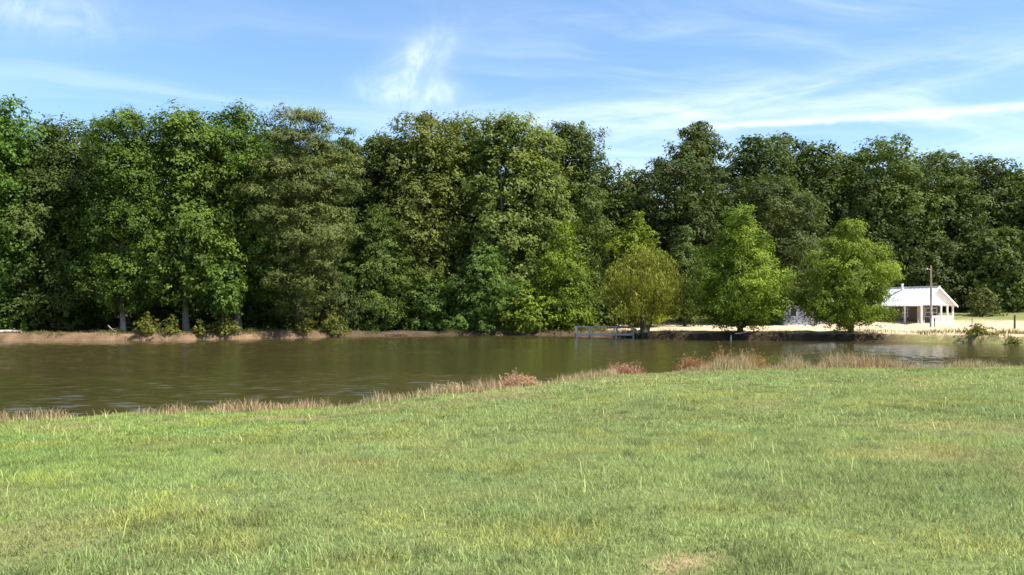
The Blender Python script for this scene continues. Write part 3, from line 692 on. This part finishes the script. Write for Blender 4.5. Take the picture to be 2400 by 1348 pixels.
def woodland():
    """the shaded mass deep in the wood, seen only as darkness between the stems"""
    rng = np.random.default_rng(77); n = 45000
    s = rng.uniform(0, 1, n); X = -75 + 190 * s
    Y = np.where(X < 12, np.interp(X, [-75, -20, 12], [104, 112, 128]), np.interp(X, [12, 40, 115], [146, 156, 156])) + rng.uniform(0, 9, n)
    top = 13 + 5 * fbm(X * 0.12, X * 0, 121, 3) ; hgt = rng.uniform(0, 1, n)**0.9 * top
    P = np.stack([X, Y, height(X, Y) + hgt], 1)
    cl = fbm(X * 0.6, hgt * 0.6, 122, 3); P[:, 1] -= 4 * cl
    V, Fc = leaf_tris(P, unit(rng.normal(0, 1, (n, 3)) + np.array([0, -0.8, 0.4])), rng.normal(0, 1, (n, 3)), rng.uniform(0.5, 1.1, n), rng.uniform(0.4, 0.8, n))
    tag(obj('woodland', mesh_arrays('woodland', V, Fc, {'tint': np.repeat(np.clip(cl + rng.normal(0, .15, n), 0, 1), 3)}), M['oakdark']), 'dense dark wood filling the space behind all the trees', 'woodland', kind='stuff')
woodland()

# ------------------------------------------------------------------ weeds on the far bank
for label, px, by, wpx, hpx in (('olive weed bush on the bank right of the pale trunk', 345, 792, 62, 50), ('slim yellowish weed left of the grey trunk', 403, 790, 36, 44),
        ('low yellow green weed right of the grey trunk', 468, 790, 40, 30), ('broad rusty yellow weed bush under the small young tree', 528, 788, 84, 42),
        ('round yellow green weed bush at the foot of the pine', 706, 787, 62, 44), ('tall olive weed bush right of the pine foot', 778, 786, 66, 62)):
    X = at(px, 78); D = float(far_edge(np.array([X]))[0]) + 0.5; X = at(px, D); D = float(far_edge(np.array([X]))[0]) + 0.5
    g = gz(X, D); top = HY - (g + hpx / F * D - CZ) / D * F
    tree('weed_bush', label, px, top, wpx * 0.85, D, 'cone', 'weed', 'bark', 0.0, group='weed bushes on the left dirt bank', cat='weed', limbs=10, rc0=0.24, lumps=0.55, nl=0.5)
for label, px, wpx, hpx in (('brownish reed clump on the right bank under the fence', 2292, 74, 26), ('olive reed clump on the bank by the right border', 2378, 70, 28)):
    X = at(px, 70); D = float(far_edge(np.array([X]))[0]) + 0.3; g = gz(at(px, D), D); top = HY - (g + hpx / F * D - CZ) / D * F
    tree('reed_clump', label, px, top, wpx, D, 'cone', 'weed', 'bark', 0.0, group='reed clumps on the right bank', cat='reeds', limbs=10, rc0=0.22, lumps=0.5, nl=0.5)

# rusty dead weed mounds on the near shore
def weed_mound(label, px, D, wpx, hpx, c0, c1, seed, dy=0.25):
    rng = np.random.default_rng(seed); X = at(px, D); D2 = float(near_edge(np.array([X]))[0]) + dy; X = at(px, D2); z = max(gz(X, D2), 0.0)
    w = wpx / F * D2; h = 1.3 * hpx / F * D2; n = 3000
    root = empty('dead_weed_clump', (X, D2, z))
    # several ragged lobes of unequal size, thin towards the rim
    m = 7; lx = rng.normal(0, 0.20 * w, m); ly = rng.normal(0, 0.13 * w, m); lh = rng.uniform(0.45, 1.15, m); lr = rng.uniform(0.10, 0.20, m) * w
    li = rng.integers(0, m, n); dx, dy_ = rng.normal(0, 1, n), rng.normal(0, 1, n)
    x = lx[li] + dx * lr[li]; y = ly[li] + dy_ * lr[li]; fall = np.exp(-0.35 * (dx**2 + dy_**2))
    hh = h * lh[li] * (0.25 + 0.85 * fall) * rng.uniform(0.35, 1.1, n)
    c = (np.array(c0) + (np.array(c1) - np.array(c0)) * rng.uniform(0, 1, n)[:, None]) * rng.uniform(0.6, 1.2, n)[:, None]
    V, Fc, C = blades(x, y, np.zeros(n), np.clip(hh, 0.05, None), np.full(n, 0.018), rng.uniform(0.05, 0.85, n), c, rng, True)
    tips = V.reshape(n, 5, 3)[:, 4]
    parts = [(V, Fc, C)]
    # seed heads on the tips of the taller stalks
    k = np.flatnonzero(hh > 0.35 * h); k = rng.choice(k, min(len(k), 700), replace=False); P = tips[k]; k = len(k)
    V, Fc = leaf_tris(P, unit(rng.normal(0, 1, (k, 3))), rng.normal(0, 1, (k, 3)) + np.array([0, 0, 0.8]), rng.uniform(0.06, 0.14, k), rng.uniform(0.02, 0.045, k))
    C = np.repeat((np.array(c0) * 0.4 + np.array(c1) * 0.6) * rng.uniform(0.6, 1.25, k)[:, None], 3, 0)
    V, Fc, C = merge(parts + [(V, Fc, C)])
    tag(obj('stalks', mesh_arrays('stalks', V, Fc, {'col': C}), M['blade'], root), kind='stuff')
    tag(root, label, 'weeds', 'dead weed clumps along the near shore')
RU, TA = (0.46, 0.25, 0.125), (0.70, 0.46, 0.28)
weed_mound('large reddish tan dead weed mound at the middle of the near shore', 1218, 29, 96, 34, RU, TA, 1)
weed_mound('reddish tan dead weed strip left of the large mound', 1075, 27, 100, 18, (0.50, 0.30, 0.16), (0.70, 0.48, 0.30), 2)
weed_mound('round pinkish dead weed mound standing by itself in the shallows', 1468, 34, 58, 34, RU, (0.64, 0.37, 0.24), 3, 1.0)
weed_mound('low pinkish dead weed clump beside the round mound in the shallows', 1428, 33.5, 34, 20, RU, (0.66, 0.42, 0.28), 4, 0.9)
weed_mound('orange brown dead weed clump left of the tall straw', 1628, 36, 62, 34, (0.34, 0.16, 0.05), (0.54, 0.31, 0.15), 5, 0.6)
weed_mound('tall rusty dead weed clump where the straw begins', 1742, 37, 92, 48, (0.32, 0.18, 0.05), (0.54, 0.34, 0.15), 6, 0.4)

# ------------------------------------------------------------------ white roofed house with porch
def house():
    cx, cy = at(2197, 105), 105.0; g = 0.82; rz = math.radians(20)
    root = empty('white_house', (cx, cy, g), rz)
    tag(root, 'white roofed house with a porch on white posts, half hidden by the cypress', 'house')
    hw, L, ev, rd = 2.55, 14.0, 2.62, 4.66          # half width, length, eave and ridge heights
    b = MB(); b.box(-hw - 0.1, hw + 0.1, -0.1, L, -0.9, 0.12); b.build('porch_floor', M['concrete'], root)
    w = MB(); w.box(-hw + 1.5, hw - 0.05, 2.2, L - 0.1, 0.12, ev); wall = w.build('wall', M['dark_wall'], root)
    # roof: two sheets with thickness, overhanging
    ow, oy = 0.42, 0.35
    for s in (-1, 1):
        r = MB(); t = 0.09; sl = (rd - ev) / hw; xe = s * (hw + ow); ze = ev - sl * ow
        v = [(0, -oy, rd), (xe, -oy, ze), (xe, L + oy, ze), (0, L + oy, rd)]
        v += [(p[0], p[1], p[2] + t) for p in v]
        f = [(0,1,2,3),(4,7,6,5),(0,4,5,1),(1,5,6,2),(2,6,7,3),(3,7,4,0)]
        r.add(v, f); ro = r.build('roof', M['metal_roof'], root)
        for q in range(1, 22):                      # standing seams
            yy = -oy + (L + 2 * oy) * q / 22
            sm = MB(); sm.tube([(s * 0.03, yy, rd + t + 0.0), (xe, yy, ze + t + 0.0)], [0.025, 0.025], 4); 
            sm.build('roof_seam', M['metal_roof'], ro)
    rc = MB(); rc.box(-0.16, 0.16, -oy - 0.01, L + oy + 0.01, rd + 0.07, rd + 0.13); rc.build('ridge_cap', M['metal_roof'], root)
    for yy in (-0.02, L):
        ga = MB(); ga.add([(-hw, yy, ev), (hw, yy, ev), (0, yy, rd - 0.02), (-hw, yy + 0.1, ev), (hw, yy + 0.1, ev), (0, yy + 0.1, rd - 0.02)],
                          [(0,1,2),(5,4,3),(0,3,4,1),(1,4,5,2),(2,5,3,0)]); ga.build('gable', M['white'], root)
    for s in (-1, 1):
        ba = MB(); sl = (rd - ev) / hw
        ba.add([(0, -oy - 0.03, rd - 0.16), (s*(hw+ow), -oy - 0.03, ev - sl*ow - 0.16), (s*(hw+ow), -oy - 0.03, ev - sl*ow + 0.02), (0, -oy - 0.03, rd + 0.02),
                (0, -oy + 0.02, rd - 0.16), (s*(hw+ow), -oy + 0.02, ev - sl*ow - 0.16), (s*(hw+ow), -oy + 0.02, ev - sl*ow + 0.02), (0, -oy + 0.02, rd + 0.02)],
               [(0,1,2,3),(7,6,5,4),(0,4,5,1),(1,5,6,2),(2,6,7,3),(3,7,4,0)]); ba.build('barge_board', M['white'], root)
    bm = MB(); bm.box(-hw, hw, -0.06, 0.08, ev - 0.2, ev - 0.002); bm.build('porch_beam', M['white'], root)
    bm = MB(); bm.box(-hw - 0.06, -hw + 0.08, 0.10, L, ev - 0.2, ev - 0.002); bm.build('porch_beam', M['white'], root)
    post = MB(); post.box(-0.085, 0.085, -0.085, 0.085, 0.12, ev - 0.2); pm = post.mesh('post'); pm.materials.append(M['white'])
    for x, y in [(-hw + 0.02, 0.02), (-0.95, 0.02), (0.6, 0.02), (1.6, 0.02), (hw - 0.05, 0.02), (-hw + 0.02, 2.6), (-hw + 0.02, 5.4), (-hw + 0.02, 8.2), (-hw + 0.02, 11.0), (-hw + 0.02, 13.7)]:
        o = obj('porch_post', pm, None, root); o.location = (x, y, 0)
    # balustrade along the right of the gable end
    for x0, x1 in ((-0.86, 0.51), (0.69, 1.51), (1.69, hw - 0.14)):
        ra = MB(); ra.box(x0, x1, -0.02, 0.06, 1.02, 1.12); ra.box(x0, x1, -0.02, 0.06, 0.24, 0.32)
        k = max(2, int((x1 - x0) / 0.16))
        for q in range(k): xx = x0 + (q + 0.5) * (x1 - x0) / k; ra.box(xx - 0.035, xx + 0.035, 0.0, 0.04, 0.32, 1.02)
        ra.build('railing', M['white'], root)
    # door and windows in the wall behind the porch
    d = MB(); d.box(-0.85, 0.05, 2.12, 2.19, 0.12, 2.15); dr = d.build('door', M['door'], root)
    h = MB(); h.box(-0.06, -0.01, 2.06, 2.12, 1.05, 1.17); h.build('door_handle', M['wire'], dr)
    for x in (0.75, 1.75):
        wf = MB(); wf.box(x - 0.42, x + 0.42, 2.13, 2.19, 0.95, 2.1); wi = wf.build('window', M['white'], root)
        pn = MB(); pn.box(x - 0.35, x + 0.35, 2.115, 2.128, 1.02, 1.50); pn.box(x - 0.35, x + 0.35, 2.115, 2.128, 1.56, 2.03); pn.build('pane', M['glass'], wi)
    for y in (4.0, 7.0, 10.0):
        wf = MB(); wf.box(-hw + 1.43, -hw + 1.49, y - 0.45, y + 0.45, 0.95, 2.1); wi = wf.build('window', M['white'], root)
        pn = MB(); pn.box(-hw + 1.415, -hw + 1.428, y - 0.38, y + 0.38, 1.02, 1.50); pn.box(-hw + 1.415, -hw + 1.428, y - 0.38, y + 0.38, 1.56, 2.03); pn.build('pane', M['glass'], wi)
    # side wall panel seen under the eave left of the gable
    sp = MB(); sp.box(-hw + 0.35, -1.05, 0.9, 1.0, 0.12, 2.3); sp.build('screen_panel', M['door'], root)
    c = MB(); c.tube([(-0.4, 5.2, rd - 0.5), (-0.4, 5.2, rd + 0.42)], [0.13, 0.13], 10); c.tube([(-0.4, 5.2, rd + 0.42), (-0.4, 5.2, rd + 0.52)], [0.2, 0.16], 10); c.build('roof_vent', M['metal_roof'], root)
house()

def shed():
    D = 107.0; x0 = at(1832, D); x1 = at(1985, D); g = 0.85
    root = empty('grey_cottage', ((x0 + x1) / 2, D, g), math.radians(-4))
    tag(root, 'grey blue walled cottage with white roof between the two large cypresses', 'cottage')
    hx = (x1 - x0) / 2; dp = 5.0; ev = 2.55; rd = 4.15
    w = MB(); w.box(-hx + 0.3, hx - 0.3, 0, dp, -0.6, ev); w.build('wall', M['grey_siding'], root)
    for q in range(1, 12):
        bd = MB(); bd.box(-hx + 0.28, hx - 0.28, -0.022, -0.004, q * 0.21 - 0.015, q * 0.21 + 0.015); bd.build('siding_board', M['grey_siding'], root)
    for s in (-1, 1):
        r = MB(); ym = dp / 2; ye = ym + s * (ym + 0.45); sl = (rd - ev) / ym; ze = ev - 0.45 * sl
        v = [(-hx, ym, rd), (hx, ym, rd), (hx, ye, ze), (-hx, ye, ze)]; v += [(p[0], p[1], p[2] + 0.08) for p in v]
        r.add(v, [(0,1,2,3),(4,7,6,5),(0,4,5,1),(1,5,6,2),(2,6,7,3),(3,7,4,0)]); r.build('roof', M['metal_roof'], root)
    for s in (-1, 1):
        xx = s * (hx - 0.3); xo = xx - s * 0.1
        ga = MB(); ga.add([(xx, 0, ev), (xx, dp, ev), (xx, dp/2, rd - 0.03), (xo, 0, ev), (xo, dp, ev), (xo, dp/2, rd - 0.03)], [(0,1,2),(5,4,3),(0,3,4,1),(1,4,5,2),(2,5,3,0)]); ga.build('gable', M['white'], root)
    for x in (-hx + 1.5, -hx + 3.4, 1.2):
        wf = MB(); wf.box(x - 0.45, x + 0.45, -0.07, -0.03, 0.95, 2.05); wi = wf.build('window', M['white'], root)
        pn = MB(); pn.box(x - 0.37, x + 0.37, -0.085, -0.072, 1.03, 1.97); pn.build('pane', M['glass'], wi)
    d = MB(); d.box(-0.5, 0.4, -0.07, -0.03, 0.0, 2.05); d.build('door', M['door'], root)
shed()

# ------------------------------------------------------------------ pole, fence, dock, small things
def pole():
    D = 101.5; X = at(2182, D); g = gz(X, D)
    root = empty('utility_pole', (X, D, g)); H = zat(622, D) - g
    p = MB(); p.tube([(0, 0, -0.4), (0.02, 0, H * 0.5), (0, 0, H)], [0.15, 0.13, 0.10], 9); p.build('pole', M['pole'], root, True)
    b = MB(); b.tube([(-0.05, -0.1, H - 0.55), (-0.55, -0.1, H - 0.35)], [0.03, 0.03], 6); b.build('bracket', M['wire'], root)
    l = MB(); l.tube([(-0.55, -0.1, H - 0.28), (-0.55, -0.1, H - 0.40), (-0.55, -0.1, H - 0.52)], [0.05, 0.14, 0.10], 10); l.build('lamp_head', M['wire'], root, True)
    m = MB(); m.box(-0.13, 0.13, -0.26, -0.14, 1.4, 1.85); m.build('meter_box', M['wire'], root)
    tag(root, 'tall weathered utility pole standing in front of the white house', 'utility pole')
pole()

def fence():
    spots = [(2262, 86.0), (2278, 90.0), (2378, 92.0), (2480, 94.0)]
    P = [(at(px, D), D) for px, D in ((2190, 97), (2278, 94.5), (2378, 92), (2485, 90))]
    x0, y0 = P[0]; root = empty('wire_fence', (x0, y0, gz(x0, y0)))
    g0 = gz(x0, y0)
    for k, (x, y) in enumerate(P):
        thick = 0.11 if k == 2 else 0.05; h = 1.45 if k == 2 else 1.05
        p = MB(); p.tube([(x - x0, y - y0, gz(x, y) - g0 - 0.2), (x - x0 + 0.02, y - y0, gz(x, y) - g0 + h)], [thick, thick * 0.9], 7); p.build('fence_post', M['post'], root)
    for hz in (0.35, 0.65, 0.95):
        wr = MB(); wr.tube([(x - x0, y - y0 - 0.08, gz(x, y) - g0 + hz) for x, y in P], [0.006] * len(P), 4); wr.build('fence_wire', M['wire'], root)
    tag(root, 'thin wire fence on dark posts across the straw field at the right', 'fence')
fence()

def dock():
    D = 83.0; x0, x1 = at(1350, D), at(1486, D); L = x1 - x0
    root = empty('dock', (x0, D, 0)); tag(root, 'pale wooden dock with a white handrail reaching over the water', 'dock')
    W = 1.5; zt = 0.42
    k = int(L / 0.16)
    pl = MB(); pl.box(0, 0.145, 0, W, zt - 0.04, zt); pm = pl.mesh('deck_board'); pm.materials.append(M['dockdeck'])
    for q in range(k): o = obj('deck_board', pm, None, root); o.location = (q * 0.16, 0, 0.004 * math.sin(q * 2.3))
    for y in (0.05, W - 0.12):
        b = MB(); b.box(0, L, y, y + 0.07, zt - 0.2, zt - 0.045); b.build('joist', M['dockwood'], root)
    f = MB(); f.box(-0.02, L, -0.045, -0.005, zt - 0.17, zt + 0.02); f.build('fascia', M['dockwood'], root)
    ps = MB(); ps.box(-0.06, 0.06, -0.06, 0.06, -1.0, zt + 0.62); pmesh = ps.mesh('post'); pmesh.materials.append(M['dockwood'])
    for x in (0.06, L * 0.26, L * 0.69, L - 0.05):
        for y in (-0.11, W + 0.06):
            o = obj('post', pmesh, None, root); o.location = (x, y, 0)
    for y in (-0.11, W + 0.06):
        r = MB(); r.box(-0.06, L * 0.82 if y < 0 else L, y - 0.07, y + 0.07, zt + 0.622, zt + 0.68); r.build('handrail', M['dockwood'], root)
dock()

def stick_things():
    rng = np.random.default_rng(55)
    def place(px, off):
        X = at(px, 80.0)
        for _ in range(8): D = float(far_edge(np.array([X]))[0]) + off; X = at(px, D)
        return X, D, gz(X, D)
    X, D, z = place(262, 1.2); r = empty('fallen_branch', (X, D, z)); b = MB(); b.tube([(-0.35, 0, 0.62), (-0.05, 0, 0.30), (0.35, 0.1, -0.05)], [0.05, 0.07, 0.09], 7); b.build('limb', M['log'], r, True)
    b = MB(); b.tube([(0.0, 0, 0.27), (0.35, -0.05, 0.35)], [0.04, 0.02], 6); b.build('twig', M['log'], r, True)
    tag(r, 'broken pale branch leaning on the dirt bank left of the pale trunk', 'branch')
    X, D, z = place(18, 1.6); r = empty('fallen_log', (X, D, z), 0.1); b = MB(); b.tube([(-1.3, 0, 0.10), (0, 0.05, 0.15), (1.2, 0, 0.10)], [0.13, 0.15, 0.11], 9); b.build('stem', M['log'], r, True)
    b = MB(); b.tube([(0.4, 0, 0.2), (0.65, -0.2, 0.42)], [0.05, 0.03], 6); b.build('stub', M['log'], r, True)
    tag(r, 'pale fallen log lying on the bank at the left border', 'log')
    X, D, z = place(928, -0.1); r = empty('brush_pile', (X, D, max(z, 0))); b = MB()
    for q in range(70):
        a = rng.uniform(0, 6.28); x, y = rng.uniform(-1.2, 1.2), rng.uniform(-0.5, 0.5); l = rng.uniform(0.4, 1.0); s = rng.uniform(0.02, 0.5)
        b.tube([(x - math.cos(a) * l * .5, y - math.sin(a) * l * .3, max(0.02, s - 0.2)), (x, y, s * (1 - abs(x) * .5)), (x + math.cos(a) * l * .5, y + math.sin(a) * l * .3, max(0.03, s * (1 - abs(x) * .4) + rng.uniform(-0.15, 0.15)))], [0.03, 0.028, 0.012], 5)
    b.build('sticks', M['bark_red'], r); tag(r, 'reddish brown pile of brush at the water under the pointed cypress', 'brush')
    X, D, z = place(1713, -0.3); r = MB(); r.tube([(0, 0, -0.6), (0.01, 0, 0.2), (0.02, 0, 0.45)], [0.06, 0.06, 0.05], 8); o = r.build('white_stake', M['white'], None, True); o.location = (X, D, 0)
    tag(o, 'short white stake in the water below the large cypress', 'stake')
    X, D, z = place(1745, 0.35); r = MB(); r.tube([(-0.9, 0, 0.05), (-0.2, 0.05, 0.12), (0.6, 0.1, 0.30)], [0.06, 0.07, 0.04], 8); o = r.build('driftwood_log', M['log'], None, True); o.location = (X, D, z)
    tag(o, 'thin pale driftwood log on the shaded bank beside the white stake', 'log')
    X, D, z = place(1483, -0.5); r = MB(); r.tube([(0, 0, -0.6), (0.0, 0, 0.5), (0.03, 0, 1.1)], [0.08, 0.08, 0.07], 8); o = r.build('mooring_post', M['log'], None, True); o.location = (X, D, 0)
    tag(o, 'brown mooring post at the shore end of the dock', 'post')
    # stones heaped between the dock and the willow
    for q, (px, off, s, lb) in enumerate(((1497, 0.2, 0.42, 'larger tan stone on the bank between dock and willow'), (1512, 0.5, 0.30, 'smaller tan stone beside the willow stems'), (1489, 0.6, 0.26, 'small tan stone next to the mooring post'))):
        X, D, z = place(px, off); v = rng.normal(0, 1, (60, 3)); 
        import bmesh
        bm = bmesh.new(); bmesh.ops.create_icosphere(bm, subdivisions=2, radius=s)
        for vv in bm.verts:
            f = 1 + 0.28 * (math.sin(vv.co.x * 7 / s * .4 + q) * math.cos(vv.co.y * 6 / s * .4) + 0.5 * math.sin(vv.co.z * 9 / s * .3 + q * 2)); vv.co = vv.co * f; vv.co.z *= 0.7
        me_ = bpy.data.meshes.new('stone'); bm.to_mesh(me_); bm.free(); o = obj('stone', me_, M['stone']); o.location = (X, D, z + s * 0.3); tag(o, lb, 'stone', 'stones by the dock')
stick_things()
